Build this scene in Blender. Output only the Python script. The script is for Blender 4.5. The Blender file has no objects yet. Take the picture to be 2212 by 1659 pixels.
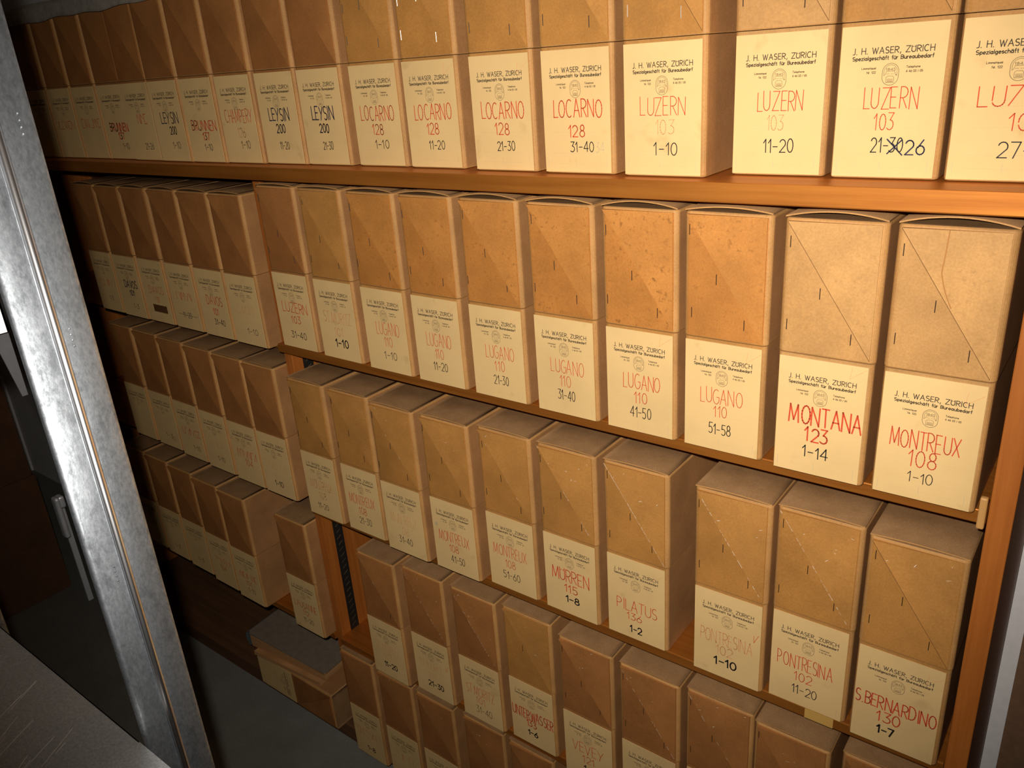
import bpy, bmesh, math, random
from mathutils import Matrix, Vector

random.seed(7)
sc = bpy.context.scene
C = sc.collection
PI = math.pi

# ------------------------------------------------------------------ camera
CAM = Vector((-0.00177, -0.92875, 1.67465))
RX, RY, RZ = math.radians(67.84707), math.radians(4.02746), math.radians(37.28436)
cam_d = bpy.data.cameras.new('camera')
cam_d.sensor_width = 36.0
cam_d.lens = 1743.64 / 2212 * 36.0
cam_d.clip_start = 0.02
cam_o = bpy.data.objects.new('camera', cam_d)
cam_o.location = CAM
cam_o.rotation_euler = (RX, RY, RZ)
C.objects.link(cam_o)
sc.camera = cam_o

# ------------------------------------------------------------------ light
world = bpy.data.worlds.new('world')
sc.world = world
world.use_nodes = True
world.node_tree.nodes['Background'].inputs[0].default_value = (1.0, 0.8, 0.6, 1)
world.node_tree.nodes['Background'].inputs[1].default_value = 0.0008

# the compact camera's flash: a small lamp up and to the left of the lens
fl_d = bpy.data.lights.new('camera_flash', 'SPOT')
fl_d.energy = 75.0
fl_d.color = (1.0, 0.93, 0.84)
fl_d.shadow_soft_size = 0.0075
fl_d.spot_size = math.radians(95)
fl_d.spot_blend = 1.0
fl_o = bpy.data.objects.new('camera_flash', fl_d)
fl_o.location = CAM + Vector((-0.0300, -0.0045, 0.0390))
fl_o.rotation_euler = (RX + math.radians(3.5), RY, RZ - math.radians(5))
C.objects.link(fl_o)

sc.view_settings.view_transform = 'Standard'
sc.view_settings.look = 'None'
sc.view_settings.gamma = 1.0
sc.view_settings.use_curve_mapping = False
sc.view_settings.exposure = 0.0

# ------------------------------------------------------------------ materials
def new_mat(name):
    m = bpy.data.materials.new(name)
    m.use_nodes = True
    nt = m.node_tree
    return m, nt, nt.nodes['Principled BSDF']

def mapped(nt, scale=(1, 1, 1), rand=True):
    tc = nt.nodes.new('ShaderNodeTexCoord')
    mp = nt.nodes.new('ShaderNodeMapping')
    mp.inputs['Scale'].default_value = scale
    nt.links.new(tc.outputs['Object'], mp.inputs['Vector'])
    if rand:
        oi = nt.nodes.new('ShaderNodeObjectInfo')
        mu = nt.nodes.new('ShaderNodeMath'); mu.operation = 'MULTIPLY'
        mu.inputs[1].default_value = 37.0
        nt.links.new(oi.outputs['Random'], mu.inputs[0])
        nt.links.new(mu.outputs[0], mp.inputs['Location'])
    return mp.outputs[0]

def noise(nt, vec, scale, detail=3.0, rough=0.55):
    n = nt.nodes.new('ShaderNodeTexNoise')
    n.inputs['Scale'].default_value = scale
    n.inputs['Detail'].default_value = detail
    n.inputs['Roughness'].default_value = rough
    nt.links.new(vec, n.inputs['Vector'])
    return n.outputs['Fac']

def ramp(nt, fac, stops):
    r = nt.nodes.new('ShaderNodeValToRGB')
    el = r.color_ramp.elements
    while len(el) < len(stops): el.new(0.5)
    for e, (p, c) in zip(el, stops):
        e.position = p
        e.color = (c[0], c[1], c[2], 1)
    nt.links.new(fac, r.inputs[0])
    return r.outputs[0]

def mix(nt, fac, a, b, mode='MIX'):
    m = nt.nodes.new('ShaderNodeMix'); m.data_type = 'RGBA'; m.blend_type = mode
    for s, v in ((m.inputs[0], fac), (m.inputs[6], a), (m.inputs[7], b)):
        if isinstance(v, (int, float)): s.default_value = v
        elif isinstance(v, tuple): s.default_value = (v[0], v[1], v[2], 1)
        else: nt.links.new(v, s)
    return m.outputs[2]

def bump(nt, bsdf, fac, strength, dist):
    b = nt.nodes.new('ShaderNodeBump')
    b.inputs['Strength'].default_value = strength
    b.inputs['Distance'].default_value = dist
    nt.links.new(fac, b.inputs['Height'])
    nt.links.new(b.outputs[0], bsdf.inputs['Normal'])

def cardboard(name, col, foxing=0.0, rough=0.62, mottle=0.14):
    m, nt, b = new_mat(name)
    v = mapped(nt)
    lo = tuple(c * (1 - mottle) for c in col); hi = tuple(min(1, c * (1 + mottle)) for c in col)
    c = ramp(nt, noise(nt, v, 14, 5, 0.6), [(0.32, lo), (0.68, hi)])
    fib = noise(nt, v, 420, 2, 0.5)
    c = mix(nt, 0.35, c, ramp(nt, fib, [(0.3, (0.55, 0.55, 0.55)), (0.7, (1, 1, 1))]), 'MULTIPLY')
    if foxing:
        sp = ramp(nt, noise(nt, v, 150, 3, 0.55), [(0.58, (0, 0, 0)), (0.72, (1, 1, 1))])
        big = ramp(nt, noise(nt, v, 14, 2, 0.5), [(0.38, (0.12, 0.12, 0.12)), (0.66, (1, 1, 1))])
        k = mix(nt, 1.0, sp, big, 'MULTIPLY')
        k = mix(nt, 1.0, k, (foxing, foxing, foxing), 'MULTIPLY')
        c = mix(nt, k, c, (0.20, 0.075, 0.016))
    nt.links.new(c, b.inputs['Base Color'])
    b.inputs['Roughness'].default_value = rough
    b.inputs['Specular IOR Level'].default_value = 0.25
    bump(nt, b, fib, 0.12, 0.0006)
    return m

KRAFT = {
    'orange': cardboard('kraft_board_foxed', (0.50, 0.20, 0.043), 0.75),
    'tan': cardboard('kraft_board_tan', (0.47, 0.213, 0.050), 0.12),
    'pale': cardboard('kraft_board_pale', (0.54, 0.285, 0.096), 0.25),
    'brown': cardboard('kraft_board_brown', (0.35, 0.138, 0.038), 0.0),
}
FOLD = {  # lightened from the lid colours: light caught by the tilted fold, painted in
    'orange': cardboard('kraft_fold_foxed', (0.54, 0.225, 0.051), 0.75),
    'tan': cardboard('kraft_fold_tan', (0.51, 0.235, 0.058), 0.12),
    'pale': cardboard('kraft_fold_pale', (0.56, 0.30, 0.103), 0.25),
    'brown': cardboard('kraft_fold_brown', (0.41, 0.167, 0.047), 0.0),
}
BODY = {
    'orange': cardboard('kraft_body_tan', (0.48, 0.23, 0.062), 0.1),
    'tan': cardboard('kraft_body_plain', (0.46, 0.22, 0.06), 0.0),
    'pale': cardboard('kraft_body_pale', (0.50, 0.27, 0.095), 0.1),
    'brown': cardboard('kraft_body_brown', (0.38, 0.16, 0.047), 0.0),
}

EDGE = cardboard('worn_board_edge', (0.51, 0.26, 0.085), 0.0)
SIDE = cardboard('dusty_board_side', (0.40, 0.192, 0.070), 0.0)
def dusty(name):
    m, nt, b = new_mat(name)
    v = mapped(nt)
    n = noise(nt, v, 30, 5, 0.6)
    f = noise(nt, v, 500, 2, 0.5)
    c = ramp(nt, n, [(0.3, (0.245, 0.13, 0.055)), (0.7, (0.31, 0.172, 0.076))])
    c = mix(nt, 0.5, c, ramp(nt, f, [(0.3, (0.6, 0.6, 0.6)), (0.7, (1, 1, 1))]), 'MULTIPLY')
    nt.links.new(c, b.inputs['Base Color'])
    b.inputs['Roughness'].default_value = 0.9
    b.inputs['Specular IOR Level'].default_value = 0.1
    return m
DUST = dusty('dusty_board')

def plain(name, col, rough=0.7, spec=0.3, metal=0.0, n=0.0):
    m, nt, b = new_mat(name)
    if n:
        v = mapped(nt)
        c = ramp(nt, noise(nt, v, 60, 4, 0.6), [(0.3, tuple(k * (1 - n) for k in col)), (0.7, tuple(min(1, k * (1 + n)) for k in col))])
        nt.links.new(c, b.inputs['Base Color'])
    else:
        b.inputs['Base Color'].default_value = (*col, 1)
    b.inputs['Roughness'].default_value = rough
    b.inputs['Specular IOR Level'].default_value = spec
    b.inputs['Metallic'].default_value = metal
    return m

def paper(name, col):
    m, nt, b = new_mat(name)
    v = mapped(nt)
    c = ramp(nt, noise(nt, v, 11, 4, 0.6), [(0.25, tuple(k * 0.9 for k in col)), (0.6, col)])
    st = ramp(nt, noise(nt, v, 26, 3, 0.5), [(0.66, (0, 0, 0)), (0.76, (0.35, 0.35, 0.35))])
    c = mix(nt, st, c, (0.48, 0.30, 0.11))
    nt.links.new(c, b.inputs['Base Color'])
    b.inputs['Roughness'].default_value = 0.75
    b.inputs['Specular IOR Level'].default_value = 0.2
    return m

PAPER = paper('label_paper', (0.77, 0.52, 0.225))
PRINT = plain('printing_ink', (0.075, 0.055, 0.035), 0.8)
RED = plain('red_pencil', (0.62, 0.075, 0.028), 0.8)
FADED = plain('faded_red_pencil', (0.68, 0.33, 0.14), 0.8)
INK = plain('black_ink', (0.012, 0.012, 0.014), 0.6)
BLUE = plain('blue_black_ink', (0.012, 0.016, 0.05), 0.6)
GREY = plain('grey_pencil', (0.50, 0.41, 0.26), 0.8)
BTAPE = plain('brown_tape', (0.13, 0.055, 0.02), 0.5)
LABEL_SLOTS = [PAPER, PRINT, RED, FADED, INK, BLUE, GREY, BTAPE]
SLOT = {'paper': 0, 'print': 1, 'red': 2, 'faded': 3, 'ink': 4, 'blue': 5, 'grey': 6, 'tape': 7}
SCUFF = plain('white_scuff', (0.80, 0.70, 0.55), 0.8)
STAPLE = plain('staple_wire', (0.032, 0.018, 0.010), 0.5, 0.4, 0.0)
CREASE_SHADE = plain('crease_shadow_line', (0.14, 0.062, 0.018), 0.8)  # dark line painted along the fold for the shadow in its gap
STAPLE_BRIGHT = plain('bright_staple_wire', (0.72, 0.66, 0.58), 0.4, 0.5, 0.6)

def wood(name, dark, light, axis, rough=0.45, sheen=0.0):
    m, nt, b = new_mat(name)
    sc_ = [60, 60, 60]; sc_[axis] = 2.2
    v = mapped(nt, tuple(sc_), False)
    n = noise(nt, v, 1.6, 5, 0.62)
    c = ramp(nt, n, [(0.3, dark), (0.7, light)])
    v2 = mapped(nt, (1, 1, 1), False)
    c = mix(nt, 0.4, c, ramp(nt, noise(nt, v2, 7, 3), [(0.3, (0.7, 0.7, 0.7)), (0.7, (1, 1, 1))]), 'MULTIPLY')
    nt.links.new(c, b.inputs['Base Color'])
    b.inputs['Roughness'].default_value = rough
    b.inputs['Specular IOR Level'].default_value = 0.4
    b.inputs['Metallic'].default_value = sheen
    bump(nt, b, n, 0.1, 0.001)
    return m
WOOD_X = wood('varnished_pine_board', (0.44, 0.14, 0.020), (0.62, 0.225, 0.036), 0, 0.46, 0.62)
WOOD_Z = wood('varnished_pine_upright', (0.36, 0.10, 0.016), (0.50, 0.16, 0.027), 2)
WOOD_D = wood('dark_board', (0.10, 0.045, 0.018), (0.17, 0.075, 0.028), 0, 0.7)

def galvanised(name, rough=0.45, tint=(0.55, 0.60, 0.655), lo=0.42, metal=0.92):
    m, nt, b = new_mat(name)
    v = mapped(nt, (1, 1, 0.5), False)
    n1 = noise(nt, v, 75, 7, 0.8)
    n2 = noise(nt, v, 420, 4, 0.7)
    c = ramp(nt, n1, [(0.38, tuple(k * lo for k in tint)), (0.62, tint)])
    c = mix(nt, 0.5, c, ramp(nt, n2, [(0.36, (0.42, 0.43, 0.45)), (0.62, (1, 1, 1))]), 'MULTIPLY')
    nt.links.new(c, b.inputs['Base Color'])
    b.inputs['Metallic'].default_value = metal
    r = ramp(nt, n1, [(0.3, (rough + 0.14,) * 3), (0.7, (rough - 0.08,) * 3)])
    nt.links.new(r, b.inputs['Roughness'])
    bump(nt, b, n2, 0.08, 0.001)
    return m
GALV = galvanised('galvanised_steel', 0.46)
GALV_PLATE = galvanised('dull_sheet_steel', 0.40, (0.62, 0.62, 0.61), 0.88, 0.75)
BEAD = plain('polished_bead_steel', (0.90, 0.90, 0.92), 0.30, 0.5, 1.0)
DARK_STEEL = plain('dark_bracket_steel', (0.085, 0.085, 0.088), 0.45, 0.5, 0.5, 0.1)
WHITE_PAINT = plain('white_enamel', (0.80, 0.79, 0.74), 0.5)
BLACK_METAL = plain('black_slotted_steel', (0.018, 0.015, 0.012), 0.5, 0.4)
BRASS = plain('worn_slot_edge', (0.16, 0.10, 0.05), 0.5)
CONCRETE = None
def concrete():
    m, nt, b = new_mat('painted_concrete')
    v = mapped(nt, (1, 1, 1), False)
    n = noise(nt, v, 5, 6, 0.65)
    f = noise(nt, v, 180, 3, 0.6)
    c = ramp(nt, n, [(0.3, (0.20, 0.195, 0.17)), (0.7, (0.27, 0.265, 0.235))])
    c = mix(nt, 0.35, c, ramp(nt, f, [(0.3, (0.55, 0.55, 0.55)), (0.7, (1, 1, 1))]), 'MULTIPLY')
    nt.links.new(c, b.inputs['Base Color'])
    b.inputs['Roughness'].default_value = 0.8
    return m
CONCRETE = concrete()
PLASTER = plain('white_plaster', (0.90, 0.885, 0.88), 0.9, 0.2, 0, 0.05)
SHEET = plain('grey_plastic_sheet', (0.60, 0.57, 0.50), 0.55, 0.4, 0, 0.2)
BOARD = plain('brown_hardboard', (0.24, 0.135, 0.075), 0.8, 0.2, 0, 0.15)
COVER = plain('grey_book_cloth', (0.20, 0.155, 0.11), 0.85, 0.2, 0, 0.12)
SPINE = plain('blue_grey_spine_cloth', (0.13, 0.16, 0.18), 0.8, 0.2, 0, 0.2)
YTAPE = plain('yellowed_tape', (0.62, 0.36, 0.09), 0.5)
def pages_mat():
    m, nt, b = new_mat('page_edges')
    v = mapped(nt, (3, 3, 700), False)
    c = ramp(nt, noise(nt, v, 1.0, 3), [(0.35, (0.34, 0.16, 0.055)), (0.65, (0.62, 0.33, 0.125))])
    nt.links.new(c, b.inputs['Base Color'])
    b.inputs['Roughness'].default_value = 0.9
    return m
PAGES = pages_mat()

# ------------------------------------------------------------------ object helpers
def tag(o, label=None, cat=None, group=None, kind=None):
    if label: o['label'] = label
    if cat: o['category'] = cat
    if group: o['group'] = group
    if kind: o['kind'] = kind
    return o

def empty(name, loc, rz=0.0):
    o = bpy.data.objects.new(name, None)
    o.empty_display_size = 0.05
    o.location = loc
    o.rotation_euler = (0, 0, rz)
    C.objects.link(o)
    return o

def link(name, me, parent=None, loc=(0, 0, 0)):
    o = bpy.data.objects.new(name, me)
    o.location = loc
    if parent is not None: o.parent = parent
    C.objects.link(o)
    return o

def mesh_from(bm, name, mats):
    me = bpy.data.meshes.new(name)
    bm.to_mesh(me); bm.free()
    for m in (mats if isinstance(mats, (list, tuple)) else [mats]): me.materials.append(m)
    return me

def box(bm, x0, x1, y0, y1, z0, z1, bev=0.0, seg=2, mi=0):
    """axis-aligned block, all edges bevelled by bev"""
    t = bmesh.new()
    vs = [t.verts.new((x, y, z)) for x in (x0, x1) for y in (y0, y1) for z in (z0, z1)]
    for f in ((0, 1, 3, 2), (4, 6, 7, 5), (0, 4, 5, 1), (2, 3, 7, 6), (0, 2, 6, 4), (1, 5, 7, 3)):
        t.faces.new([vs[i] for i in f])
    bmesh.ops.recalc_face_normals(t, faces=t.faces)
    if bev:
        bmesh.ops.bevel(t, geom=list(t.edges), offset=bev, segments=seg, profile=0.5, affect='EDGES')
    merge(bm, t, mi)

def merge(bm, t, mi=None, mtx=None):
    mp = {}
    for v in t.verts: mp[v] = bm.verts.new(mtx @ v.co if mtx else v.co)
    for f in t.faces:
        try: nf = bm.faces.new([mp[v] for v in f.verts])
        except ValueError: continue
        nf.material_index = f.material_index if mi is None else mi
        nf.smooth = f.smooth
    t.free()

def part(name, parent, mats, *boxes, bev=0.001):
    bm = bmesh.new()
    for b in boxes: box(bm, *b, bev=bev)
    return link(name, mesh_from(bm, name, mats), parent)

# ------------------------------------------------------------------ the room shell
def shell(name, x0, x1, y0, y1, z0, z1, m):
    bm = bmesh.new()
    box(bm, x0, x1, y0, y1, z0, z1)
    return tag(link(name, mesh_from(bm, name, m)), kind='structure')
shell('floor', -4.0, 1.2, -2.6, 0.43, -0.1, 0.0, CONCRETE)
shell('ceiling', -4.0, 1.2, -2.6, 0.43, 2.45, 2.55, PLASTER)
shell('wall_back', -4.0, 1.2, 0.335, 0.43, 0.0, 2.45, PLASTER)
shell('wall_left', -4.1, -4.0, -2.6, 0.43, 0.0, 2.45, PLASTER)

# ------------------------------------------------------------------ wooden shelving
Z1, Z2L, Z2R, Z3L, Z3R, Z4, Z5 = 1.5225, 1.1405, 1.1627, 0.7831, 0.7747, 0.4000, 0.0570
BX0, BX1 = -2.600, -0.080
UM0, UM1 = -1.386, -1.362
cab = empty('wooden_shelving', (-1.2, 0.16, 0))
tag(cab, 'varnished pine wall shelving holding all the rows of cardboard boxes', 'shelving')
def cpart(name, m, *boxes, bev=0.0015):
    o = part(name, None, m, *boxes, bev=bev)
    o.parent = cab
    o.location = -cab.location
    return o
TH = 0.018
cpart('top_board', WOOD_X, (BX0 - 0.022, -0.052, -0.035, 0.32, Z1 - 0.0235, Z1))
for (x0, x1, z, yf) in ((BX0, UM0, Z2L, 0.055), (UM1, BX1, Z2R, 0.001), (BX0, UM0, Z3L, 0.045), (UM1, BX1, Z3R, 0.009),
                        (BX0, UM0, Z4, 0.024), (UM1, BX1, Z4, 0.02)):
    cpart('shelf', WOOD_X, (x0 + 0.0005, x1 - 0.0005, yf, 0.30, z - TH, z))
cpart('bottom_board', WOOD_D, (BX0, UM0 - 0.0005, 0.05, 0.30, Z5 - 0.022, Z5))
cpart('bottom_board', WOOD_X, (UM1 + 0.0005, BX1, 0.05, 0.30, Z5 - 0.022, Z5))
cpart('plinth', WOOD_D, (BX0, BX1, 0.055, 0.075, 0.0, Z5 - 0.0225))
cpart('upright', WOOD_Z, (BX0 - 0.024, BX0 - 0.0005, 0.0, 0.31, 0.0, Z1 - 0.024))
cpart('upright', WOOD_Z, (UM0, UM1, 0.03, 0.30, Z5 - 0.022, Z1 - 0.024))
cpart('upright', WOOD_Z, (BX1 + 0.0005, -0.0545, 0.0, 0.315, 0.0, Z1 - 0.024))
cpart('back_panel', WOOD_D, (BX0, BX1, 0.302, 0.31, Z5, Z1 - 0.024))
# slotted black metal standard let into the right face of the middle upright
bm = bmesh.new()
box(bm, UM1, UM1 + 0.002, 0.056, 0.081, Z5 + 0.02, Z1 - 0.03, mi=0)
rr = random.Random(3)
z = Z5 + 0.04
while z < Z1 - 0.04:
    y0 = 0.0620 + rr.uniform(-.001, .001)
    t = bmesh.new()
    w_ = rr.uniform(0.0012, 0.002)
    q = [(y0, z), (y0 + 0.012, z + 0.006), (y0 + 0.012, z + 0.006 + w_), (y0, z + w_)]
    t.faces.new([t.verts.new((UM1 + 0.0024, a, b)) for a, b in q])
    merge(bm, t, 1)
    z += 0.0165
std = link('slotted_standard', mesh_from(bm, 'slotted_standard', [BLACK_METAL, BRASS]), cab)
std.location = -cab.location
cpart('shelf_support', wood('pale_peg_wood', (0.55, 0.27, 0.08), (0.66, 0.36, 0.12), 2),
      (-0.0885, -0.0805, -0.012, -0.0045, Z2R - 0.018, Z2R + 0.022), bev=0.002)
# strip of yellowed tape on the edge of the lower right shelf
ytape = cpart('tape_patch', YTAPE, (-0.262, -0.222, 0.0084, 0.009, Z3R - 0.0175, Z3R - 0.001), bev=0)

# ------------------------------------------------------------------ stroke lettering
def arc(cx, cy, rx, ry, a0, a1, n=10):
    return [(cx + rx * math.cos(math.radians(a0 + (a1 - a0) * i / n)), cy + ry * math.sin(math.radians(a0 + (a1 - a0) * i / n))) for i in range(n + 1)]
O_ = arc(.5, .5, .5, .5, 90, 450, 16)
def bowl(x, y0, y1, r):  # half round to the right from (x,y1) to (x,y0)
    return [(x, y1)] + arc(x + (1 - x) * .35, (y0 + y1) / 2, (1 - x) * .65, (y1 - y0) / 2, 90, -90, 8) + [(x, y0)]
G = {  # glyph: width, strokes in a unit cell
 'A': (.8, [[(0, 0), (.5, 1), (1, 0)], [(.18, .36), (.82, .36)]]),
 'B': (.6, [[(0, 0), (0, 1)], bowl(0, .52, 1, .2), bowl(0, 0, .52, .2)]),
 'C': (.75, [arc(.55, .5, .55, .5, 55, 305, 14)]),
 'D': (.75, [[(0, 0), (0, 1)], bowl(0, 0, 1, .3)]),
 'E': (.55, [[(1, 1), (0, 1), (0, 0), (1, 0)], [(0, .52), (.85, .52)]]),
 'F': (.55, [[(1, 1), (0, 1), (0, 0)], [(0, .52), (.85, .52)]]),
 'G': (.8, [arc(.55, .5, .55, .5, 55, 330, 14) + [(1, .48), (.6, .48)]]),
 'H': (.7, [[(0, 0), (0, 1)], [(1, 0), (1, 1)], [(0, .52), (1, .52)]]),
 'I': (.05, [[(.5, 0), (.5, 1)]]),
 'J': (.35, [[(1, 1), (1, .15), (.75, .02), (0, 0)]]),
 'K': (.65, [[(0, 0), (0, 1)], [(1, 1), (0, .45)], [(.3, .6), (1, 0)]]),
 'L': (.55, [[(0, 1), (0, 0), (1, 0)]]),
 'M': (.95, [[(0, 0), (.1, 1), (.5, .12), (.9, 1), (1, 0)]]),
 'N': (.75, [[(0, 0), (0, 1), (1, 0), (1, 1)]]),
 'O': (.8, [O_]),
 'P': (.6, [[(0, 0), (0, 1)], bowl(0, .45, 1, .3)]),
 'R': (.65, [[(0, 0), (0, 1)], bowl(0, .48, 1, .3), [(.35, .48), (1, 0)]]),
 'S': (.6, [arc(.5, .75, .45, .25, 40, 270, 9) + arc(.5, .25, .5, .25, 90, -140, 9)]),
 'T': (.65, [[(0, 1), (1, 1)], [(.5, 1), (.5, 0)]]),
 'U': (.7, [[(0, 1), (0, .3)] + arc(.5, .3, .5, .3, 180, 360, 8) + [(1, 1)]]),
 'V': (.7, [[(0, 1), (.5, 0), (1, 1)]]),
 'W': (1.05, [[(0, 1), (.27, 0), (.5, .9), (.73, 0), (1, 1)]]),
 'X': (.7, [[(0, 1), (1, 0)], [(0, 0), (1, 1)]]),
 'Y': (.7, [[(0, 1), (.5, .45), (1, 1)], [(.5, .45), (.3, 0)]]),
 'Z': (.7, [[(0, 1), (1, 1), (0, 0), (1, 0)]]),
 '0': (.6, [O_]),
 '1': (.3, [[(0, .72), (.8, 1), (.8, 0)]]),
 '2': (.6, [arc(.5, .7, .5, .3, 160, -30, 9) + [(0, 0), (1, 0)]]),
 '3': (.58, [[(.05, 1), (.95, 1), (.4, .58)] + arc(.4, .29, .58, .29, 80, -140, 9)]),
 '4': (.65, [[(.75, 0), (.75, 1), (0, .3), (1, .3)]]),
 '5': (.58, [[(.95, 1), (.15, 1), (.08, .56)] + arc(.45, .31, .52, .31, 125, -140, 10)]),
 '6': (.6, [[(.8, 1), (.2, .5)] + arc(.5, .3, .5, .3, 140, -220, 14)]),
 '7': (.58, [[(0, 1), (1, 1), (.35, 0)]]),
 '8': (.58, [arc(.5, .76, .38, .24, -90, 270, 12), arc(.5, .26, .5, .26, 90, 450, 12)]),
 '9': (.6, [arc(.5, .7, .5, .3, -40, 320, 14), [(.95, .6), (.4, 0)]]),
 '-': (.5, [[(.05, .45), (.95, .45)]]),
 '.': (.1, [[(.3, 0), (.7, .02)]]),
 ',': (.15, [[(.7, .08), (.2, -.18)]]),
 '/': (.35, [[(0, 0), (1, 1)]]),
 # small letters, x-height .6
 'a': (.5, [arc(.45, .3, .45, .3, 0, 360, 12), [(.95, .6), (.95, 0)]]),
 'b': (.5, [arc(.55, .3, .45, .3, 0, 360, 12), [(.05, 1), (.05, 0)]]),
 'c': (.42, [arc(.55, .3, .55, .3, 50, 310, 10)]),
 'd': (.5, [arc(.45, .3, .45, .3, 0, 360, 12), [(.95, 1), (.95, 0)]]),
 'e': (.48, [[(.05, .32), (.97, .32)] + arc(.5, .3, .48, .3, 5, 310, 11)]),
 'f': (.3, [[(1, .97), (.7, 1), (.5, .85), (.5, 0)], [(.05, .6), (.95, .6)]]),
 'g': (.5, [arc(.45, .3, .45, .3, 0, 360, 12), [(.95, .6), (.95, -.1), (.7, -.28), (.2, -.26)]]),
 'h': (.45, [[(0, 1), (0, 0)], [(0, .35)] + arc(.5, .35, .5, .25, 180, 0, 7) + [(1, 0)]]),
 'i': (.06, [[(.5, 0), (.5, .6)], [(.4, .82), (.6, .84)]]),
 'l': (.06, [[(.5, 0), (.5, 1)]]),
 'm': (.75, [[(0, .6), (0, 0)], arc(.25, .38, .25, .22, 180, 0, 6) + [(.5, 0)], arc(.75, .38, .25, .22, 180, 0, 6) + [(1, 0)]]),
 'n': (.45, [[(0, .6), (0, 0)], arc(.5, .35, .5, .25, 180, 0, 7) + [(1, 0)]]),
 'o': (.5, [arc(.5, .3, .5, .3, 0, 360, 12)]),
 'p': (.5, [arc(.55, .3, .45, .3, 0, 360, 12), [(.05, .6), (.05, -.28)]]),
 'q': (.5, [arc(.45, .3, .45, .3, 0, 360, 12), [(.95, .6), (.95, -.28)]]),
 'r': (.28, [[(0, .6), (0, 0)], [(0, .38), (.4, .57), (1, .58)]]),
 's': (.38, [arc(.5, .45, .45, .15, 40, 270, 7) + arc(.5, .15, .5, .15, 90, -140, 7)]),
 't': (.3, [[(.5, .9), (.5, .08), (.9, 0)], [(.05, .6), (.95, .6)]]),
 'u': (.45, [[(0, .6), (0, .25)] + arc(.5, .25, .5, .25, 180, 360, 7) + [(1, .6)], [(1, .6), (1, 0)]]),
 'z': (.42, [[(0, .6), (1, .6), (0, 0), (1, 0)]]),
}
def dots(g, y):
    w, s = G[g]
    return (w, s + [[(.22, y), (.30, y + .02)], [(.70, y), (.78, y + .02)]])
G['Ü'] = (.7, G['U'][1] + [[(.24, .80), (.30, .86)], [(.70, .80), (.76, .86)]])
G['ä'] = dots('a', .8)
G['ü'] = dots('u', .8)

class Ink:
    """flat strokes collected on one plane: x to the right, z up, y = const"""
    def __init__(s): s.v, s.f, s.m = [], [], []
    def stroke(s, pts, w, slot, y=-0.00075, drop=0.0, rnd=None):
        for (a, b) in zip(pts, pts[1:]):
            if drop and rnd.random() < drop: continue
            dx, dz = b[0] - a[0], b[1] - a[1]
            l = math.hypot(dx, dz)
            if l < 1e-7: continue
            ux, uz = dx / l, dz / l
            e = w * 0.42
            ax, az, bx, bz = a[0] - ux * e, a[1] - uz * e, b[0] + ux * e, b[1] + uz * e
            nx, nz = -uz * w / 2, ux * w / 2
            n = len(s.v)
            s.v += [(ax + nx, y, az + nz), (ax - nx, y, az - nz), (bx - nx, y, bz - nz), (bx + nx, y, bz + nz)]
            s.f.append((n, n + 1, n + 2, n + 3)); s.m.append(slot)
    def quad(s, x0, x1, z0, z1, y, slot):
        n = len(s.v)
        s.v += [(x0, y, z0), (x1, y, z0), (x1, y, z1), (x0, y, z1)]
        s.f.append((n, n + 1, n + 2, n + 3)); s.m.append(slot)
    def text(s, txt, x0, x1, z, h, w, slot, rnd=None, jit=0.0, drop=0.0, gap=0.22, slope=0.0):
        adv = [(G[c][0] if c in G else .34) for c in txt]
        tot = sum(adv) + gap * (len(txt) - 1)
        k = (x1 - x0) / tot
        x = x0
        for c, a in zip(txt, adv):
            if c in G:
                jx = rnd.uniform(-jit, jit) * h if rnd else 0
                jz = rnd.uniform(-jit, jit) * h if rnd else 0
                hs = h * (1 + (rnd.uniform(-jit, jit) if rnd else 0))
                sl = rnd.uniform(-jit, jit) * .6 if rnd else 0
                for st in G[c][1]:
                    s.stroke([(x + jx + px * a * k + sl * pz * h, z + jz + slope * (x - x0) + pz * hs) for px, pz in st], w, slot, drop=drop, rnd=rnd)
            x += (a + gap) * k
    def scribble(s, x0, x1, z, h, w, slot, n, rnd, drop=0.15):
        """lettering too faded or dark to read: a row of broken letter strokes"""
        for i in range(n):
            a = x0 + (x1 - x0) * i / n; b = x0 + (x1 - x0) * (i + .75) / n
            k = rnd.randrange(4)
            p = [[(a, z), (a, z + h), (b, z + h * .5)], [(a, z + h), (b, z), (b, z + h)], [(b, z + h), (a, z + h), (a, z), (b, z)], [(a, z), (b, z + h), (b, z)]][k]
            s.stroke(p, w, slot, drop=drop, rnd=rnd)
    def mesh(s, name):
        me = bpy.data.meshes.new(name)
        me.from_pydata(s.v, [], s.f)
        for m in LABEL_SLOTS: me.materials.append(m)
        me.polygons.foreach_set('material_index', s.m)
        me.update()
        return me

W, H, D = 0.1121, 0.3200, 0.268
SEAM = 0.1585

def rounded(x0, z0, x1, z1, r, n=4):
    p = []
    for cx, cz, a in ((x1 - r, z1 - r, 0), (x0 + r, z1 - r, 90), (x0 + r, z0 + r, 180), (x1 - r, z0 + r, 270)):
        p += arc(cx, cz, r, r, a, a + 90, n)
    return p + [p[0]]

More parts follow.
